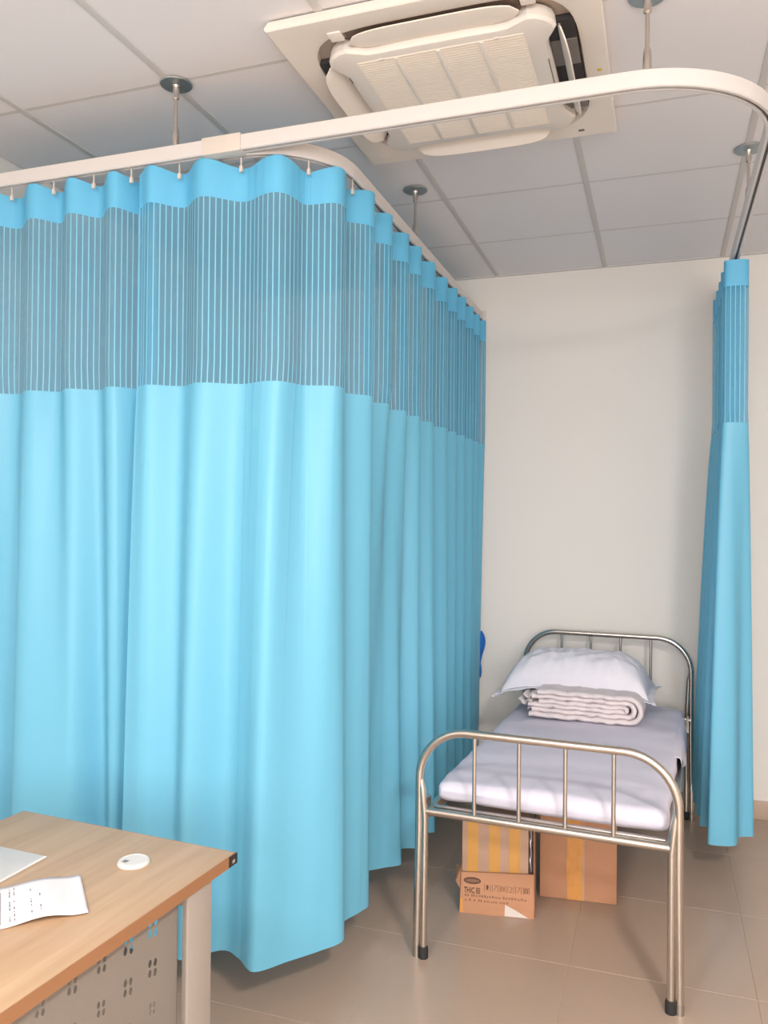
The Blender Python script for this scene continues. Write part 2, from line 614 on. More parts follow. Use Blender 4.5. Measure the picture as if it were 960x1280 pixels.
def build_curtain(name, label, top, bot, hooks, z_wave, inner=1):
    t = empty(name, (float(top[0, 0]), float(top[0, 1]), 0))
    t_loc = Vector(t.location)
    tag(t, label, 'curtain')
    # cloth length along the header
    seg = np.r_[0, np.cumsum(np.hypot(*np.diff(top, axis=0).T))]
    bands = [('header_band', M['header'], np.linspace(Z_TOP, Z_HB, 5)), ('net_panel', M['net'], np.linspace(Z_HB, Z_NET, 9)),
             ('cloth_panel', M['cloth'], np.r_[np.linspace(Z_NET, 1.2, 14), np.linspace(1.2, Z_HEM, 14)[1:]]),
             ('hem_band', M['cloth'], np.linspace(Z_HEM, Z_BOT, 5))]
    for nm, mt, zs in bands:
        P = cloth_surface(top, bot, zs, None, None)
        # vertical sway between hooks on the top edge
        if nm == 'header_band':
            P[:, :, 2] += (z_wave[None, :]) * np.linspace(1, .35, len(zs))[:, None]
        elif nm == 'net_panel':
            P[:, :, 2] += (z_wave[None, :]) * np.linspace(.35, 0, len(zs))[:, None]
        me = bpy.data.meshes.new(nm)
        a, b = P.shape[:2]
        V = (P.reshape(-1, 3) - np.array(t_loc)[None])
        idx = np.arange(a * b).reshape(a, b)
        F = np.stack([idx[:-1, :-1], idx[1:, :-1], idx[1:, 1:], idx[:-1, 1:]], -1).reshape(-1, 4)
        me.from_pydata(V.tolist(), [], F.tolist())
        uvl = me.uv_layers.new(name='UVMap')
        U = np.broadcast_to(seg[None, :], (a, b)).reshape(-1)
        Vv = P[:, :, 2].reshape(-1)
        li = np.array([l.vertex_index for l in me.loops])
        uvl.data.foreach_set('uv', np.stack([U[li], Vv[li]], 1).reshape(-1))
        me.shade_smooth()
        me.materials.append(mt)
        o = bpy.data.objects.new(nm, me)
        COL.objects.link(o)
        o.parent = t
        if nm == 'hem_band':
            pass
    # hooks
    hk = MB()
    hk.box(-.002, .002, -.002, .002, Z_TOP - .03, RZ0 + .004)
    hk.box(-.005, .005, -.004, .004, Z_TOP - .03, Z_TOP - .012)
    first = None
    for (x, y) in hooks:
        if first is None:
            first = o = hk.build('hook', M['connector'], t)
        else:
            o = first.copy(); COL.objects.link(o)
        o.location = (x - t_loc.x, y - t_loc.y, 0)
    return t


# --- curtain B : from the joint in front, round the corner, back to the wall
pB = [(-1.64, 2.262), (-1.28, 2.283)] + arc(-1.28, 2.563, .28, -PI / 2, 0)[1:] + [(-1.0, 4.605)]
mB = 1500
baseB, sB = interp_path(pB, mB)
tan = np.gradient(baseB, axis=0); tan /= np.hypot(*tan.T)[:, None]
nrmB = np.stack([tan[:, 1], -tan[:, 0]], 1)            # points out of the bay


def s_of(pt):
    return sB[np.argmin(np.hypot(*(baseB - np.array(pt)).T))]


ridgeB = [s_of((-1.59, 2.26)), s_of((-1.395, 2.26)), s_of((-1.15, 2.3)), s_of((-1.02, 2.45))]
for y in (2.67, 2.87, 3.08, 3.26, 3.48, 3.7, 3.9, 4.08, 4.26, 4.42, 4.58):
    ridgeB.append(s_of((-1.0, y)))
ph = np.interp(sB, ridgeB, np.arange(len(ridgeB)), left=None)
ph = np.where(sB < ridgeB[0], (sB - ridgeB[0]) / .19, ph)
ph = np.where(sB > ridgeB[-1], len(ridgeB) - 1 + (sB - ridgeB[-1]) / .17, ph)


def foldwave(ph, sharp=.55):
    c = np.cos(2 * PI * ph)
    return c + sharp * .25 * np.cos(4 * PI * ph + .6)


ampB = np.interp(sB, [0, .05, .6, .9, 2.8], [.006, .027, .027, .034, .034])
wv = foldwave(ph)
topB = baseB + nrmB * (ampB * wv)[:, None]
# small secondary ripples along the tangent make the folds lean
topB += tan * (ampB * .35 * np.sin(2 * PI * ph + .4))[:, None]
# hem control points by arc position
hemB = [(0, (-1.66, 2.225)), (.07, (-1.57, 2.222)), (.16, (-1.49, 2.262)), (.25, (-1.42, 2.215)), (.33, (-1.33, 2.31)), (.42, (-1.255, 2.285)),
        (.50, (-1.175, 2.234)), (.58, (-1.10, 2.325)), (.665, (-1.035, 2.41)), (.74, (-.985, 2.50)), (.80, (-1.03, 2.60)), (.88, (-1.0, 2.70)),
        (.94, (-.992, 2.765)), (1.0, (-1.06, 2.85)), (1.10, (-1.10, 2.99)), (1.17, (-1.05, 3.06)), (1.25, (-.985, 3.125)), (1.31, (-1.03, 3.20)),
        (1.40, (-1.03, 3.27)), (1.47, (-.965, 3.31)), (1.54, (-1.01, 3.38)), (1.62, (-1.0, 3.46)), (1.68, (-.945, 3.50)), (1.75, (-1.0, 3.58)), (1.86, (-.99, 3.69)),
        (1.94, (-.955, 3.76)), (2.02, (-1.01, 3.85)), (2.12, (-.965, 3.95)), (2.2, (-1.01, 4.04)), (2.3, (-.965, 4.13)), (2.4, (-1.01, 4.22)), (2.5, (-.965, 4.31)), (2.6, (-1.01, 4.4)),
        (2.7, (-.97, 4.48)), (sB[-1] + .001, (-.99, 4.605))]
botB = smooth_nodes([h[0] for h in hemB], [h[1] for h in hemB], sB)
zwB = .010 * wv * np.interp(sB, [0, .7, 1], [1, 1, .6]) + .004 * np.sin(sB * 9)
hooksB = []
for k in range(len(ridgeB) - 1):
    s = (ridgeB[k] + ridgeB[k + 1]) / 2
    i = int(np.argmin(abs(sB - s)))
    hooksB.append(tuple(baseB[i]))
build_curtain('privacy_curtain', 'wide blue privacy curtain with net top, drawn from the desk round to the back wall',
              topB, botB, hooksB, zwB)

# --- curtain A : left piece, runs out of the frame on the left
mA = 700
baseA, sA = interp_path([(-2.44, 2.262), (-1.585, 2.262)], mA)
ridA = [-2.43, -2.26, -2.06, -1.90, -1.73, -1.60]
phA = np.interp(baseA[:, 0], ridA, np.arange(len(ridA)))
wA = foldwave(phA)
topA = baseA.copy()
topA[:, 1] -= .026 * wA
topA[:, 1] += np.interp(baseA[:, 0], [-1.72, -1.60], [0, .045])
topA[:, 0] += .009 * np.sin(2 * PI * phA + .4)
hemA = [(-2.44, 2.26), (-2.33, 2.22), (-2.22, 2.34), (-2.14, 2.33), (-2.09, 2.20), (-1.97, 2.185), (-1.86, 2.22), (-1.80, 2.33), (-1.745, 2.29), (-1.69, 2.34), (-1.61, 2.315)]
botA = smooth_nodes(np.linspace(sA[0], sA[-1] + .001, len(hemA)), hemA, sA)
hooksA = [((ridA[k] + ridA[k + 1]) / 2, 2.25) for k in range(len(ridA) - 1)]
build_curtain('privacy_curtain', 'blue privacy curtain with net top at the left edge, hanging behind the desk',
              topA, botA, hooksA, .010 * wA)

# --- curtain C : gathered bunch on the right, by the back wall
fold_top = [(.338, 3.86), (.352, 3.815), (.335, 3.79), (.275, 3.785), (.252, 3.80), (.262, 3.85), (.33, 3.88), (.345, 3.92), (.32, 3.95), (.262, 3.955),
            (.25, 3.99), (.27, 4.02), (.335, 4.04), (.345, 4.08), (.32, 4.10), (.262, 4.11), (.25, 4.15), (.27, 4.18), (.335, 4.2), (.345, 4.24),
            (.32, 4.26), (.258, 4.27), (.248, 4.31), (.27, 4.34), (.335, 4.36), (.345, 4.4), (.31, 4.43), (.25, 4.45), (.25, 4.49), (.3, 4.53)]
fold_bot = [(.392, 3.99), (.396, 3.94), (.335, 3.905), (.309, 3.80), (.207, 3.775), (.212, 3.84), (.27, 3.93), (.35, 4.0), (.32, 4.03), (.215, 3.99),
            (.175, 4.0), (.23, 4.06), (.36, 4.10), (.37, 4.13), (.28, 4.13), (.19, 4.12), (.165, 4.16), (.22, 4.21), (.36, 4.25), (.37, 4.28),
            (.26, 4.28), (.18, 4.29), (.16, 4.33), (.22, 4.37), (.36, 4.4), (.36, 4.44), (.25, 4.45), (.165, 4.47), (.17, 4.51), (.25, 4.55)]
mC = 900
tt = np.linspace(0, len(fold_top) - 1.001, mC)
topC = smooth_nodes(np.arange(len(fold_top)), fold_top, tt)
botC = smooth_nodes(np.arange(len(fold_bot)), fold_bot, tt)
build_curtain('privacy_curtain', 'blue privacy curtain gathered into a narrow bunch at the right, beside the bed head',
              topC, botC, [(.285, 3.93), (.285, 4.06), (.285, 4.2), (.285, 4.34), (.29, 4.47)], np.zeros(mC))

# --- deep blue cloth just past the far curtain edge
g = np.zeros((16, 22, 3))
for i in range(16):
    for j in range(22):
        u, v = i / 15, j / 21
        wd = .055 * (.35 + .65 * math.sin(PI * min(1, v * 1.25 + .12)))
        g[i, j] = (-.990 + (u - .5) * wd * 1.3 + .006 * math.sin(v * 9), 4.60 - .012 * math.cos((u - .5) * 3 * PI) - .006, .90 - .265 * v)
dc = MB().grid(g).build('hanging_cloth', M['blue_deep'], smooth=1.2)
sol = dc.modifiers.new('thickness', 'SOLIDIFY'); sol.thickness = .006
tag(dc, 'deep blue cloth on the back wall, peeping past the drawn curtain edge', 'cloth')


# ------------------------------------------------------------------ the bed
BED = empty('hospital_bed', (-.372, 2.74, 0), math.radians(-3.0))
tag(BED, 'narrow stainless steel hospital bed standing right of the long curtain', 'bed')
HB = .432


def loop_path(y, zt, r, z_end=.0):
    p = [(-HB - .006, y, z_end), (-HB, y, .45), (-HB, y, zt - r)]
    for k in range(1, 13):
        a = PI - PI / 2 * k / 12
        p.append((-HB + r + r * math.cos(a), y, zt - r + r * math.sin(a)))
    for k in range(0, 13):
        a = PI / 2 - PI / 2 * k / 12
        p.append((HB - r + r * math.cos(a), y, zt - r + r * math.sin(a)))
    p += [(HB, y, .45), (HB + .006, y, z_end)]
    return p


def bed_end(name, y, zt, zr, sgn):
    b = MB()
    b.tube(loop_path(y, zt, .17, .035), .0145, 20)
    e = b.build(name, M['steel'], BED, smooth=.8)
    for x in (-.2325, -.0775, .0775, .2325):
        MB().tube([(x, y, zr + .008), (x, y, zt - .010)], .0075, 12).build('baluster', M['steel'], e, smooth=.8)
    MB().tube([(-HB + .02, y, zr), (HB - .02, y, zr)], .0135, 16).build('lower_rail', M['steel'], e, smooth=.8)
    for s in (-1, 1):
        MB().tube([(s * (HB + .004 - .024), y - sgn * .003, .03), (s * (HB - .021), y - sgn * .003, .50), (s * (HB - .012), y - sgn * .003, zt - .21),
                   (s * (HB - .004), y, zt - .165)], [.0125, .0125, .0125, .009], 16).build('leg', M['steel'], BED, smooth=.8)
        MB().lathe([(.0175, 0), (.0175, .034), (.0155, .040), (.013, .041)], (s * (HB - .02), y - sgn * .003, 0.0), 20).build('rubber_foot', M['rubber'], BED, smooth=.6)
        MB().lathe([(.0145, .0), (.0145, .037)], (s * (HB + .006), y, 0.0), 16).build('tube_end', M['steel_dull'], BED, smooth=.6)
    return e


bed_end('footboard', 0, .803, .515, 1)
bed_end('headboard', 1.775, .93, .515, -1)
for s in (-1, 1):
    MB().box(s * .405 - .012, s * .405 + .012, .03, 1.745, .485, .52).build('side_rail', M['steel_dull'], BED, bevel=.003)
MB().box(-.393, .393, .036, .060, .492, .524).build('cross_rail', M['steel'], BED, bevel=.004)
MB().box(-.393, .393, 1.71, 1.735, .492, .524).build('cross_rail', M['steel'], BED, bevel=.004)
for k in range(8):
    y = .2 + k * .2
    MB().box(-.393, .393, y - .025, y + .025, .508, .520).build('slat', M['steel_dull'], BED, bevel=.002)
for s in (-1, 1):
    for y in (.06, 1.70):
        hkm = MB().box(s * .42 - .004, s * .42 + .004, y - .022, y + .022, .47, .545)
        hkm.tube([(s * .42 - .002, y, .53), (s * .42 + s * .012, y, .53)], .009, 10)
        hkm.build('corner_bracket', M['steel_dull'], BED, bevel=0, smooth=.5)


def bloc(x, y, z):
    """bed-local to world"""
    a = math.radians(-3.0)
    return (-.372 + x * math.cos(a) - y * math.sin(a), 2.74 + x * math.sin(a) + y * math.cos(a), z)


def soft(x, y, k):
    return math.sin(x * 7.1 * k + 1.3 * math.sin(y * 5.3 * k)) * math.sin(y * 6.2 * k + 1.1 * math.sin(x * 4.7 * k + 2)) 


# mattress with white sheet (superellipse cross-section swept along the bed)
MW, ML, MT = .397, 1.60, .078
na, nl = 72, 90
loops = []
for i in range(nl + 1):
    v = i / nl
    y = .075 + ML * v
    e = min(v, 1 - v) * ML
    kk = 1 if e > .04 else math.sqrt(max(0, 1 - (1 - e / .04) ** 2))
    loop = []
    for j in range(na):
        a = 2 * PI * j / na
        c, s = math.cos(a), math.sin(a)
        ex = abs(c) ** .22 * (1 if c > 0 else -1)
        ez = abs(s) ** .42 * (1 if s > 0 else -1)
        x = ex * (MW - .02 * (1 - kk))
        z = .521 + MT / 2 + ez * MT / 2 * (.35 + .65 * kk)
        topf = max(0, s)
        x_ = x + .004 * soft(y * 1.5, z * 3, 2) * abs(c)
        z += topf * (.006 * soft(x, y, 1.1) + .0035 * soft(x + .3, y, 2.7) + .012 * math.exp(-((x - .1) / .3) ** 2) * (v ** 2))
        # lifted folds of the sheet at the foot
        if v < .16: z += topf * .004 * math.sin(x * 16 + 2 * y)
        if s < 0 and v < .05:
            z = max(z, .521 + .004 * (1 + math.sin(x * 23)) + .008 * (x < -.25) * 1)
        loop.append((x_, y, z))
    loops.append(loop)
mt_o = empty('mattress', (-.372, 2.74, 0), math.radians(-3.0))
tag(mt_o, 'thin mattress wrapped in a white sheet on the steel bed', 'mattress')
mo = MB().rings(loops, True, True).build('mattress_cover', M['linen'], mt_o, smooth=1.5)

# sheet overhang on the right edge near the head
g = np.zeros((10, 60, 3))
for i in range(10):
    for j in range(60):
        u, v = i / 9, j / 59
        y = .80 + .72 * v
        drop = .003 + .112 * math.sin(PI * v) ** .7 * (1 + .07 * math.sin(v * 13))
        side = .006 + .006 * math.sin(v * 17 + u) * u + .016 * u * math.sin(PI * v)
        if u < .35:
            w = u / .35
            g[i, j] = (MW - .030 + .036 * w, y, .584 - .004 * w * w)
        else:
            w = (u - .35) / .65
            g[i, j] = (MW + .006 + side * .8, y, .580 - drop * w)
so = MB().grid(g).build('sheet_overhang', M['linen'], mt_o, smooth=1.5)
sol = so.modifiers.new('thickness', 'SOLIDIFY'); sol.thickness = .003; sol.offset = 1

# folded blanket: nested U-folds, open ends on the left
bl = empty('folded_blanket', bloc(0, 0, .609), math.radians(-3.0))
tag(bl, 'folded white cotton blanket lying on the bed under the pillow', 'blanket')


def ribbon(path, th, y0, y1, ny=26, puff=.002, seed=0):
    P = np.array(path, float)
    d = np.gradient(P, axis=0); d /= np.hypot(*d.T)[:, None]
    n = np.stack([-d[:, 1], d[:, 0]], 1)
    nP = len(P)
    loops = []
    for i in range(ny + 1):
        v = i / ny
        y = y0 + (y1 - y0) * v
        e = min(v, 1 - v) * (y1 - y0)
        kk = 1 if e > th / 2 else math.sqrt(max(.0, 1 - (1 - e / (th / 2)) ** 2)) * .9 + .1
        lp = []
        for sgn in (1, -1):
            rngk = range(nP) if sgn == 1 else range(nP - 1, -1, -1)
            for k in rngk:
                yy = y + .004 * math.sin(k * .55 + seed * 2) + .0025 * math.sin(k * 1.7 + seed)
                o = sgn * (th / 2 * kk + puff * soft(k * .11 + seed, y, 2.5))
                lp.append((P[k, 0] + n[k, 0] * o, yy, P[k, 1] + n[k, 1] * o))
        loops.append(lp)
    return loops


def upath(xl0, xl1, xr, zc, r, n=26):
    p = [(xl0 + (xr - xl0) * k / n, zc - r + .002 * math.sin(k * 1.1)) for k in range(n)]
    p += [(xr + r * math.cos(-PI / 2 + PI * k / 12), zc + r * math.sin(-PI / 2 + PI * k / 12)) for k in range(13)]
    p += [(xr + (xl1 - xr) * k / n, zc + r + .002 * math.sin(k * .9 + 1)) for k in range(1, n + 1)]
    return p


bm_ = MB()
bm_.rings(ribbon(upath(-.275, -.235, .178, .068, .0545), .0225, 1.105, 1.47, seed=0), 'strip', 'strip')
bm_.rings(ribbon(upath(-.262, -.262, .172, .068, .0315), .0225, 1.115, 1.46, seed=3), 'strip', 'strip')
bm_.rings(ribbon(upath(-.280, -.23, .160, .068, .0095), .0195, 1.110, 1.46, seed=6), 'strip', 'strip')
bm_.build('blanket_folds', M['blanket'], bl, smooth=1.2)
# the ruffled inner layer sticking out on the left
g = MB()
for q, (x0, z0) in enumerate([(-.285, .034), (-.335, .062), (-.315, .088)]):
    pth = [(x0 + .08 * k / 8, z0 + .010 * math.sin(k * 1.3 + q)) for k in range(9)]
    g.rings(ribbon(pth, .013, 1.13 + .02 * q, 1.44, 18, .002, q), 'strip', 'strip')
g.build('ruffled_edge', M['blanket'], bl, smooth=1.2)

# pillow
pw = empty('pillow', bloc(-.097, 1.455, .748), math.radians(-3.0))
tag(pw, 'plump white pillow with flanged edge resting on the folded blanket', 'pillow')
nu, nv = 72, 44
hx, hy = .345, .195


def pill(u, v, top):
    a, b = abs(u), abs(v)
    k = max(0, 1 - a ** 4.2) ** .5 * max(0, 1 - b ** 3.0) ** .55
    x = u * hx * (1 + .05 * b ** 6)
    y = v * hy * (1 + .05 * a ** 6)
    wr = .006 * soft(u * .5, v * .4, 3.3) + .004 * soft(u * .9, v * .3 + 1, 4.1)
    # radial tucks near the corners
    wr += .004 * math.sin(math.atan2(v, u - .6 * math.copysign(1, u)) * 9) * (a ** 3)
    drop = -.050 * (a ** 6) - .016 * b ** 4 + .035 * x
    if top:
        z = drop + (.140 * k) * (1 - .04 * u) + wr * k
    else:
        z = drop - .006 * k
    return (x, y, z)


P = np.array([[pill(-1 + 2 * i / nu, -1 + 2 * j / nv, True) for j in range(nv + 1)] for i in range(nu + 1)])
Q = np.array([[pill(-1 + 2 * i / nu, -1 + 2 * j / nv, False) for j in range(nv + 1)] for i in range(nu + 1)])
Q[0, :, 2] = P[0, :, 2] - .002; Q[-1, :, 2] = P[-1, :, 2] - .002; Q[:, 0, 2] = P[:, 0, 2] - .002; Q[:, -1, 2] = P[:, -1, 2] - .002
pm = MB(); pm.grid(P); pm.grid(Q, True)
po = pm.build('pillow_body', M['pillow'], pw, smooth=1.5)
# flange around it
fl = MB()
loop_i, loop_o = [], []
edge = [(-1 + 2 * i / nu, -1) for i in range(nu)] + [(1, -1 + 2 * j / nv) for j in range(nv)] + \
       [(1 - 2 * i / nu, 1) for i in range(nu)] + [(-1, 1 - 2 * j / nv) for j in range(nv)]
for q, (u, v) in enumerate(edge):
    x, y, z = pill(u, v, True)
    loop_i.append((x * .985, y * .985, z))
    f = 1.0 + (.075 if abs(u) == 1 else .025)
    fx = x + (.026 * math.copysign(1, u) if abs(u) > .97 else 0)
    fy = y + (.020 * math.copysign(1, v) if abs(v) > .95 else 0)
    loop_o.append((fx, fy, z - .004 + .004 * math.sin(q * .45)))
lo2 = [(x, y, z - .004) for x, y, z in loop_o]
li2 = [(x, y, z - .004) for x, y, z in loop_i]
fl.rings([loop_i, loop_o, lo2, li2, loop_i])
fl.build('flange', M['pillow'], pw, smooth=1.2)

# ------------------------------------------------------------------ cardboard boxes under the bed
ICON = []


def text_mesh(txt, size, name, m, parent, loc, rot, scale=(1, 1, 1), bold=0):
    c = bpy.data.curves.new('tmp', 'FONT')
    c.body = txt
    c.size = size
    c.extrude = .0004
    c.offset = bold
    c.resolution_u = 2
    o = bpy.data.objects.new('tmp', c)
    COL.objects.link(o)
    dg = bpy.context.evaluated_depsgraph_get()
    me = bpy.data.meshes.new_from_object(o.evaluated_get(dg))
    COL.objects.unlink(o)
    bpy.data.objects.remove(o)
    me.materials.clear(); me.materials.append(m)
    me.name = name
    r = bpy.data.objects.new(name, me)
    COL.objects.link(r)
    r.parent = parent
    r.location = loc; r.rotation_euler = rot; r.scale = scale
    return r


b1 = empty('cardboard_box', (-.597, 3.147, 0), math.radians(8.5))
tag(b1, 'tall printed cardboard box with yellow tape stripes and open flaps, under the bed at left', 'box', 'cardboard boxes under the bed')
W1, D1 = .286, .19
# body (set back behind the printed front), open-sided
MB().box(-.138, .120, .012, D1, .004, .36).build('box_body', M['card_pale'], b1, bevel=.002)
for k, x in enumerate((-.118, -.033, .045)):
    MB().box(x, x + .043, .0105, .0125, .13, .3585).build('tape_strip', M['tape'], b1)
# printed lower front, leaning slightly
lf = MB()
lf.add([(-.146, -.006, .0), (.143, -.006, .0), (.143, .006, .0), (-.146, .006, .0),
        (-.139, -.002, .158), (.142, -.002, .170), (.142, .008, .170), (-.139, .008, .158)],
       [(0, 3, 2, 1), (4, 5, 6, 7), (0, 1, 5, 4), (1, 2, 6, 5), (2, 3, 7, 6), (3, 0, 4, 7)])
lf.build('printed_front', M['card'], b1, bevel=.0015)
MB().add([(-.147, .006, .0), (-.150, .18, .0), (-.143, .18, .0), (-.140, .006, .0), (-.145, .006, .17), (-.147, .18, .22), (-.141, .18, .22), (-.139, .006, .17)],
         [(0, 3, 2, 1), (4, 5, 6, 7), (0, 1, 5, 4), (1, 2, 6, 5), (2, 3, 7, 6), (3, 0, 4, 7)]).build('side_flap', M['card_dark'], b1)
MB().add([(-.147, .000, .095), (-.163, .012, .115), (-.166, .07, .155), (-.150, .06, .165), (-.149, .004, .155),
          (-.144, .003, .095), (-.160, .015, .115), (-.163, .073, .155), (-.147, .063, .165), (-.146, .007, .155)],
         [(0, 1, 2, 3, 4), (9, 8, 7, 6, 5), (0, 5, 6, 1), (1, 6, 7, 2), (2, 7, 8, 3), (3, 8, 9, 4), (4, 9, 5, 0)]).build('bent_flap', M['card'], b1)
MB().add([(.141, .008, .0), (.146, .18, .0), (.152, .18, .0), (.147, .008, .0), (.138, .010, .34), (.143, .18, .34), (.149, .18, .34), (.144, .010, .34)],
         [(0, 3, 2, 1), (4, 5, 6, 7), (0, 1, 5, 4), (1, 2, 6, 5), (2, 3, 7, 6), (3, 0, 4, 7)]).build('side_flap', M['card_dark'], b1)
g = np.zeros((8, 20, 3))
for i in range(8):
    for j in range(20):
        u, v = i / 7, j / 19
        g[i, j] = (.1215 + .0155 * u, .022 - .008 * math.sin(PI * u) + .004 * math.sin(v * 17 + u * 4), .165 + .185 * v)
fb = MB().grid(g).build('foil_bag', M['foil'], b1, smooth=1.2)
fb.modifiers.new('t', 'SOLIDIFY').thickness = .002
# print
ov = []
E1 = [(.034 * math.cos(2 * PI * k / 28), .0135 * math.sin(2 * PI * k / 28)) for k in range(28)]


def lean(x, z, d=.0005):
    return (x, -.006 + .004 * z / .16 - d, z)


mb = MB()
mb.add([lean(-.096 + a, .128 + b) for a, b in E1], [tuple(range(28))])
mb.build('oval_logo', M['print'], b1)
mb = MB()
for k in range(9):
    x = -.120 + k * .006
    hgt = .0062 * (1 - ((k - 4) / 5.2) ** 2)
    mb.add([lean(x, .128 - hgt, .0009), lean(x + .0022, .128 - hgt, .0009), lean(x + .0022, .128 + hgt, .0009), lean(x, .128 + hgt, .0009)], [(0, 1, 2, 3)])
mb.build('logo_lettering', M['card'], b1)
RX = (PI / 2 - math.atan(.025), 0, 0)
text_mesh('THIC IEI', .033, 'bold_lettering', M['print'], b1, lean(-.128, .080, .0008), RX, (.54, .95, 1), .0006)
mb = MB()


def st(x0, z0, x1, z1, w=.0016):
    d = Vector((x1 - x0, z1 - z0)); n = Vector((-d.y, d.x)).normalized() * w / 2
    mb.add([lean(x0 + n.x, z0 + n.y), lean(x0 - n.x, z0 - n.y), lean(x1 - n.x, z1 - n.y), lean(x1 + n.x, z1 + n.y)], [(0, 1, 2, 3)])


for k in range(6):   # handling symbols in frames
    x = -.048 + k * .030; z = .092
    st(x, z, x, z + .028); st(x + .022, z, x + .022, z + .028)
    if k == 0:
        st(x + .011, z + .006, x + .011, z + .024, .007); st(x + .006, z + .016, x + .016, z + .016, .004)
    elif k in (1, 4):
        st(x + .006, z + .004, x + .017, z + .024); st(x + .017, z + .024, x + .006, z + .024)
    elif k == 2:
        st(x + .006, z + .004, x + .006, z + .024, .003); st(x + .015, z + .004, x + .015, z + .024, .003)
    elif k == 3:
        st(x + .006, z + .024, x + .017, z + .02); st(x + .017, z + .02, x + .008, z + .004); st(x + .005, z + .004, x + .017, z + .004)
    else:
        for q in range(3): st(x + .004 + q * .006, z + .003, x + .005 + q * .006, z + .025, .003)
mb.build('handling_symbols', M['print'], b1)
mb = MB()
rr = random.Random(3)
for row, zz in enumerate((.066, .048)):
    x = -.124
    while x < (.110 if row == 0 else .04):
        w = rr.uniform(.004, .010)
        h2 = rr.uniform(.006, .011)
        st(x, zz, x, zz + h2, .0016); st(x + w * .6, zz, x + w * .6, zz + h2, .0016); st(x, zz + h2 / 2, x + w * .6, zz + h2 / 2, .0012)
        x += w + (.004 if rr.random() > .2 else .009)
mb.build('small_lettering', M['print'], b1)
MB().add([lean(.030, .0025, .0008), lean(.122, .0025, .0008), lean(.070, .030, .0008), lean(.032, .046, .0008)], [(0, 1, 2, 3)]).build('torn_label', M['white'], b1)
MB().add([lean(-.145, .003, .0008), lean(-.132, .003, .0008), lean(-.132, .058, .0008), lean(-.142, .058, .0008)], [(0, 1, 2, 3)]).build('tape_strip', M['tape_old'], b1)

b2 = empty('cardboard_box', (-.342, 3.375, 0), math.radians(5.5))
tag(b2, 'plain brown cardboard box with one upright tape strip, under the bed behind the printed one', 'box', 'cardboard boxes under the bed')
MB().box(-.12, .184, 0, .30, .001, .34).build('box_body', M['card'], b2, bevel=.003)
g = np.zeros((7, 26, 3))
for i in range(7):
    for j in range(26):
        u, v = i / 6, j / 25
        g[i, j] = (-.012 + .062 * u + .0015 * math.sin(v * 12), -.0012 - .0012 * max(0, math.sin(v * 23 + u * 5)), .002 + .337 * v)
MB().grid(g).build('tape_strip', M['tape_old'], b2, smooth=1.2)
MB().box(.050, .058, -.001, .0005, .002, .339).build('tape_edge', M['card_pale'], b2)
MB().box(-.115, .179, .148, .152, .3395, .3415).build('lid_seam', M['card_dark'], b2)

# ------------------------------------------------------------------ the desk
AD = math.radians(-3.6)
DESK = empty('office_desk', (-.953, 1.717, 0), AD)
tag(DESK, 'light oak office desk with grey metal frame and perforated front panel', 'desk')
TZ0, TZ1 = .722, .750
DW, DL = .672, 1.2
top = MB().box(-DW + .002, -.002, -DL + .002, -.002, TZ0, TZ1).build('tabletop', M['wood'], DESK, bevel=.0015)
eb = MB()
eb.box(-.002, .0, -DL, 0, TZ0 + .0005, TZ1 - .0008); eb.box(-DW, -DW + .002, -DL, 0, TZ0 + .0005, TZ1 - .0008)
eb.box(-DW + .002, -.002, -.002, 0, TZ0 + .0005, TZ1 - .0008); eb.box(-DW + .002, -.002, -DL, -DL + .002, TZ0 + .0005, TZ1 - .0008)
eb.build('edge_band', M['wood_edge'], DESK)
cc = MB().box(-.003, .0025, -.030, .0025, TZ0 + .002, TZ1 - .0015)
cc = cc.build('corner_cap', M['black'], DESK, bevel=.001)
MB().box(.0026, .0029, -.019, -.008, TZ0 + .008, TZ0 + .016).build('cap_mark', M['deskleg'], cc)


def dloc(x, y, z):
    return (-.953 + x * math.cos(AD) - y * math.sin(AD), 1.717 + x * math.sin(AD) + y * math.cos(AD), z)


def dinv(wx, wy):
    dx, dy = wx + .953, wy - 1.717
    return (dx * math.cos(AD) + dy * math.sin(AD), -dx * math.sin(AD) + dy * math.cos(AD))


gx, gy = dinv(-1.143, 1.582)
gr = MB().lathe([(.0365, 0), (.0365, .004), (.034, .0075), (.030, .0085), (.0295, .0075), (.0, .0075)], (gx, gy, TZ1 - .0002), 40).build('cable_grommet', M['grommet'], DESK, smooth=.5)
MB().box(gx - .018, gx - .006, gy - .020, gy - .008, TZ1 + .0071, TZ1 + .0080).build('cable_slot', M['duct_mid'], gr)


# legs, beams
def frame_leg(x, yc):
    g_ = MB().box(x - .010, x, yc - .044, yc + .044, .0, TZ0).box(x - .034, x - .010, yc - .022, yc + .044, .0, TZ0)
    return g_.build('leg', M['deskleg'], DESK, bevel=.004)


for (x, yc) in ((-.008, -.130), (-DW + .042, -.130), (-.008, -DL + .130), (-DW + .042, -DL + .130)):
    frame_leg(x, yc)
for yc in (-.128, -DL + .128):
    MB().box(-DW + .042, -.042, yc - .02, yc + .02, TZ0 - .045, TZ0 - .001).build('top_beam', M['deskleg'], DESK, bevel=.003)
    MB().box(-DW + .042, -.042, yc - .02, yc + .02, .06, .10).build('foot_beam', M['deskleg'], DESK, bevel=.003)

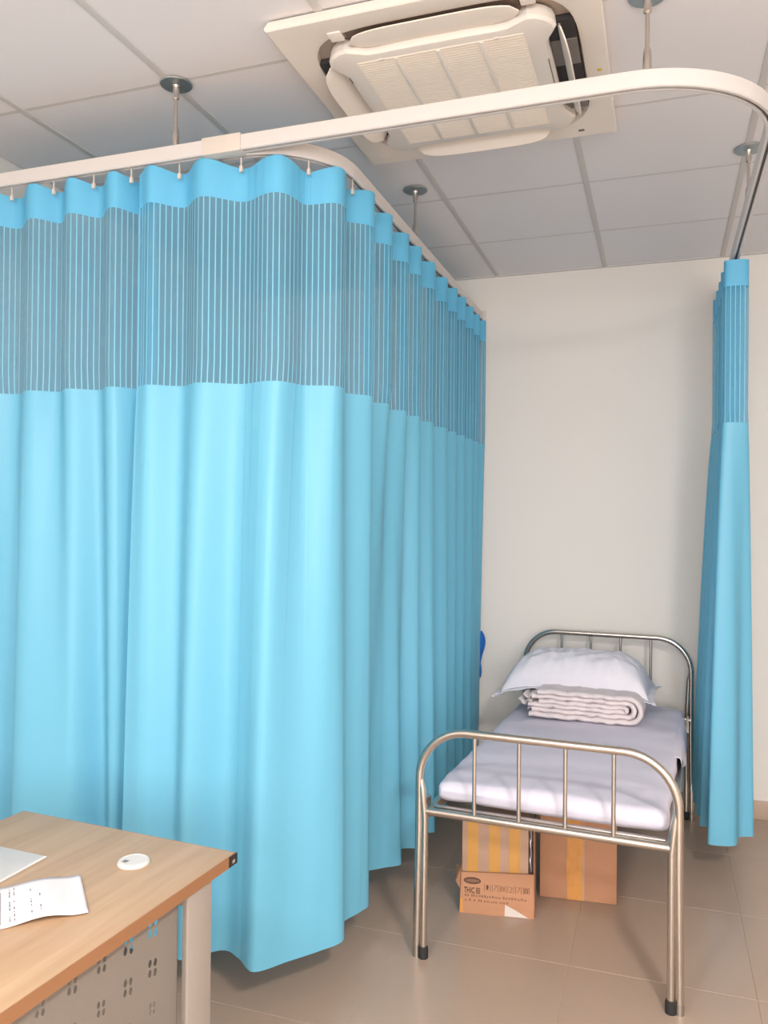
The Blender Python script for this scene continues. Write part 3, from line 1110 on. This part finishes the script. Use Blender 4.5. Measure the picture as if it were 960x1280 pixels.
# perforated modesty panel: real slots cut as holes (grid mesh with missing cells)
PY0, PY1, PZ0, PZ1, PX = -DL + .17, -.178, .26, .7215, -.034
ys = [PY0, PY1]; zs = [PZ0, PZ1]
slots = []
base_y, base_z = -.262, .690
for i in range(10):
    for j in range(4):
        yc = base_y - i * .0765 - (0 if j % 2 == 0 else 0.0)
        zc = base_z - .004 - j * .085
        if yc < PY0 + .05: continue
        sc = (1, .9, .62, .4)[j] * (1 if i == 0 else (1, .95, .8, .8, .7, .7, .6, .6, .5, .5)[i])
        for (dy, dz) in ((-.0095, .0135), (.0095, .0085), (-.0095, -.0095), (.0095, -.0145)):
            slots.append((yc + dy * sc, zc + dz * sc, .0058 * sc, .0095 * sc))
# cells of a non-uniform grid; a cell with a slot becomes a ring round an elliptic hole
cl_y = [base_y - i * .0765 for i in range(10) if base_y - i * .0765 > PY0 + .05]
cl_z = [base_z - .004 - j * .085 for j in range(4)]
gy_ = sorted({round(v, 5) for yc in cl_y for v in (yc - .019, yc, yc + .019)} | {round(PY0, 5), round(PY1, 5)})
gz_ = sorted({round(v, 5) for zc in cl_z for v in (zc - .027, zc, min(PZ1 - .0005, zc + .027))} | {PZ0, PZ1})
pmb = MB()
for a_, b_ in zip(gy_[:-1], gy_[1:]):
    for c_, d_ in zip(gz_[:-1], gz_[1:]):
        hit = [q for q in slots if a_ < q[0] < b_ and c_ < q[1] < d_]
        rect = [(PX, a_, c_), (PX, b_, c_), (PX, b_, d_), (PX, a_, d_)]
        if not hit:
            pmb.add(rect, [(0, 1, 2, 3)])
            continue
        yc, zc, w_, h_ = hit[0]
        n_ = 16
        inn, out_ = [], []
        for k in range(n_):
            an = 2 * PI * k / n_ + PI / 4
            c0_, s0_ = math.cos(an), math.sin(an)
            inn.append((PX, yc + w_ * c0_, zc + h_ * s0_))
            m_ = max(abs(c0_), abs(s0_))
            uu, vv = c0_ / m_, s0_ / m_
            out_.append((PX, (a_ + b_) / 2 + (b_ - a_) / 2 * uu, (c_ + d_) / 2 + (d_ - c_) / 2 * vv))
        pmb.rings([out_, inn])
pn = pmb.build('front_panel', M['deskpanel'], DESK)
pf = MB()
pf.box(PX - .012, PX, PY1 - .0015, PY1, PZ0, PZ1)
pf.box(PX - .012, PX, PY0, PY1 - .0015, PZ0 - .0015, PZ0)
pf.box(PX - .012, PX, PY0, PY0 + .0015, PZ0, PZ1)
pf.build('panel_return', M['deskpanel'], pn)
MB().box(PX - .055, PX - .022, -DL + .17, -.17, .69, TZ0 - .001).build('side_beam', M['deskleg'], DESK, bevel=.002)

# ------------------------------------------------------------------ papers on the desk
c0 = Vector((-1.21, 1.482)); c1 = Vector((-1.078, 1.346))
ax = (c1 - c0).normalized(); ln = .188
ay = Vector((ax.y, -ax.x)) * 1.0           # points towards the lower left
ay = Vector((-.74, -.67)).normalized()
ns, nt_ = 12, 48
LP = .285


def paper_z(u, v):
    d = v * LP
    return .7525 + .010 * math.sin(PI * min(1, d / .16)) ** 2 * (.7 + .3 * u) + (.016 * math.exp(-((d - .205) / .022) ** 2)) + .003 * math.exp(-(d / .02) ** 2)


def paper_pt(u, v, dz=0):
    p = c0 + ax * (ln * u) + ay * (LP * v)
    return (p.x, p.y, paper_z(u, v) + dz)


pap = empty('paper_sheet', (0, 0, 0))
tag(pap, 'creased white printed paper sheet lying near the desk edge', 'paper')
G = np.array([[paper_pt(i / ns, j / nt_) for j in range(nt_ + 1)] for i in range(ns + 1)])
ps = MB().grid(G).build('sheet', M['paper'], pap, smooth=1.5)
so_ = ps.modifiers.new('t', 'SOLIDIFY'); so_.thickness = .0008; so_.offset = -1
mb = MB()


def mark(u0, v0, u1, v1, w=.0011):
    """one short printed stroke laid on the sheet; v runs along the sheet"""
    n = max(1, int(abs(v1 - v0) * 40), int(abs(u1 - u0) * 8))
    for k in range(n):
        a, b = k / n, (k + 1) / n
        ua, va, ub, vb = u0 + (u1 - u0) * a, v0 + (v1 - v0) * a, u0 + (u1 - u0) * b, v0 + (v1 - v0) * b
        if abs(u1 - u0) > abs(v1 - v0):
            q = [(ua, va - w / LP), (ub, vb - w / LP), (ub, vb + w / LP), (ua, va + w / LP)]
        else:
            q = [(ua - w / ln, va), (ub - w / ln, vb), (ub + w / ln, vb), (ua + w / ln, va)]
        mb.add([paper_pt(x, y, .0006) for x, y in q], [(0, 1, 2, 3)])


rr = random.Random(5)
for (v, du, wt) in ((.30, .03, .3), (.36, .03, .5), (.47, .03, .85), (.50, .03, .95), (.62, .03, .8), (.66, .03, .9), (.73, .03, .9), (.80, .03, .9), (.88, .03, .9), (.94, .03, .9)):
    u = .08 + rr.random() * .1
    while u < .92:
        l = rr.uniform(.02, .07)
        if rr.random() < wt * .62: mark(u, v, min(.93, u + l), v, .0009)
        u += l + rr.uniform(.015, .05)
mark(.15, .56, .93, .56, .0005)
mb.build('print', M['ink'], pap)

# grey plastic sleeve
slv = empty('document_sleeve', (0, 0, 0))
tag(slv, 'grey translucent plastic document sleeve at the left edge of the desk', 'folder')
S = [(-1.349, 1.537), (-1.56, 1.552), (-1.575, 1.30), (-1.345, 1.392)]
S = [(-1.349, 1.538), (-1.562, 1.566), (-1.600, 1.345), (-1.387, 1.318)]
S = [(-1.349, 1.538), (-1.559, 1.550), (-1.575, 1.245), (-1.350, 1.232)]
MB().prism(S, .7502, .7522).build('sleeve_body', M['sleeve'], slv, bevel=.0004)
ed = MB()
ed.add([(S[0][0], S[0][1], .7526), (S[0][0] - .008, S[0][1], .7526), (S[3][0] - .008, S[3][1], .7526), (S[3][0], S[3][1], .7526)], [(0, 1, 2, 3)])
ed.build('clear_edge', M['sleeve_edge'], slv)

# ------------------------------------------------------------------ ceiling cassette air conditioner
AC = empty('air_conditioner', (-.612, 2.487, 0))
tag(AC, 'square cream ceiling cassette air conditioner with four louvers, behind the long rail', 'air conditioner')
AZ = 2.913
OUT, HOLE = .455, .385


def sq(half, p, n=96, z=0, bite=0.):
    """superellipse-like rounded square; bite pulls the middle of each side in"""
    out = []
    for k in range(n):
        a = 2 * PI * k / n
        c, s = math.cos(a), math.sin(a)
        r = half / (abs(c) ** p + abs(s) ** p) ** (1 / p)
        x, y = r * c, r * s
        if bite:
            m = max(abs(x), abs(y)); o = min(abs(x), abs(y))
            q = 1 / (1 + math.exp((o - .235) / .016))
            f = 1 - bite / m * q
            if abs(x) >= abs(y): x *= f
            else: y *= f
        out.append((x, y, z))
    return out


def match_square(half, n=96, z=0):
    out = []
    for k in range(n):
        a = 2 * PI * k / n
        c, s = math.cos(a), math.sin(a)
        m = max(abs(c), abs(s))
        out.append((half * c / m, half * s / m, z))
    return out


fr = MB()
fr.rings([match_square(OUT - .008, 96, H - .0015), match_square(OUT, 96, AZ + .010), match_square(OUT, 96, AZ + .003), match_square(OUT - .004, 96, AZ),
          sq(HOLE + .010, 5, 96, AZ), sq(HOLE, 5, 96, AZ + .004), sq(HOLE - .004, 5, 96, AZ + .022)])
fr.build('outer_panel', M['ac'], AC, smooth=.5)
MB().rings([sq(HOLE - .002, 5, 96, AZ + .022), sq(.25, 5, 96, AZ + .023)], cap1=True).build('channel', M['groove'], AC)
# four shallow outlet blocks; the shade of the ducts is in their dark colours
for k in range(4):
    d = MB().box(-.245, .245, -.378, -.300, AZ + .006, AZ + .0215)
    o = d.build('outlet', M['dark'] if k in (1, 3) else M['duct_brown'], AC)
    o.rotation_euler = (0, 0, k * PI / 2)
    if k == 1:
        MB().box(-.15, -.02, -.376, -.302, AZ + .003, AZ + .006).build('outlet_vane', M['duct_mid'], o)
        MB().box(.16, .243, -.376, -.302, AZ + .001, AZ + .006).build('outlet_vane', M['duct_mid'], o)
# centre panel
CP0 = AZ - .026
cpn = MB()
cpn.rings([sq(.362, 4.2, 96, AZ + .016, .062), sq(.366, 4.2, 96, CP0 + .010, .062), sq(.360, 4.2, 96, CP0 + .002, .062), sq(.350, 4.2, 96, CP0, .060)], cap1=True)
cpn = cpn.build('centre_panel', M['ac2'], AC, smooth=.5)
# intake grille
GX0, GX1, GY0, GY1 = -.248, .246, -.270, .268
gm = MB()
gp = [(GX0, GY0), (GX1, GY0), (GX1, GY1), (GX0, GY1)]
MB().box(GX0, GX1, GY0, GY1, CP0 - .0008, CP0 + .001).build('grille_back', M['grille'], AC)
nsl = 44
first = None
for k in range(nsl):
    y = GY0 + .006 + (GY1 - GY0 - .012) * k / (nsl - 1)
    if first is None:
        first = MB().box(GX0 + .004, GX1 - .004, -.0042, .0042, CP0 - .0016, CP0 - .0008).build('grille_slat', M['grille'], AC, loc=(0, y, 0))
    else:
        o = first.copy(); COL.objects.link(o); o.location = (0, y, 0)
for x in (-.125, 0, .125):
    MB().box(x - .006, x + .006, GY0 + .004, GY1 - .004, CP0 - .0042, CP0 - .0008).build('grille_rib', M['ac2'], AC, bevel=.0008)
for x in (-.17, .17):
    MB().box(x - .006, x + .006, GY0 - .004, GY0 + .006, CP0 - .003, CP0).build('grille_catch', M['ac2'], AC, bevel=.0008)
for (x, y0, y1) in ((.293, -.12, .12), (-.296, -.20, -.17)):
    MB().box(x - .0015, x + .0015, y0, y1, CP0 - .0006, CP0 + .002).build('panel_seam', M['duct_mid'], AC)


# louvers
def louver(tilt, k, name='louver'):
    n = 24
    loops = []
    for i in range(n + 1):
        t = -1 + 2 * i / n
        x = t * .243
        w_in = -.5
        wout = .045 * math.sqrt(max(0, 1 - abs(t) ** 5)) + .004
        prof = []
        for (yy, zz) in ((.034, 0), (0.0, -.004 * 1), (-wout, -.001), (-wout, .003), (0, .001), (.034, .004)):
            yy2 = yy if yy <= 0 else yy * math.sqrt(max(0, 1 - abs(t) ** 8)) + .001
            prof.append((x, yy2, zz))
        loops.append(prof)
    o = MB().rings(loops, True, True).build(name, M['ac'], AC, smooth=.6)
    o.rotation_mode = 'XYZ'
    a = k * PI / 2
    R_ = Matrix.Rotation(a, 4, 'Z') @ Matrix.Translation((0, -.338, AZ - .008)) @ Matrix.Rotation(tilt, 4, 'X')
    o.matrix_local = R_
    return o


louver(math.radians(2), 0)       # near side
louver(math.radians(66), 1)      # right
louver(math.radians(34), 2)      # far
louver(math.radians(34), 3)      # left
# clips at the corners of the near louver
for x in (-.27, .27):
    MB().box(x - .02, x + .02, -.395, -.352, AZ - .004, AZ + .006).build('corner_clip', M['ac'], AC, bevel=.003)
MB().lathe([(.0075, 0), (.0075, .001)], (.425, .03, AZ - .001), 16).build('sticker', M['yellow'], AC)
MB().box(.328, .348, .398, .412, AZ - .001, AZ + .002).build('drain_latch', M['duct_mid'], AC)

# ------------------------------------------------------------------ done
bpy.context.view_layer.update()
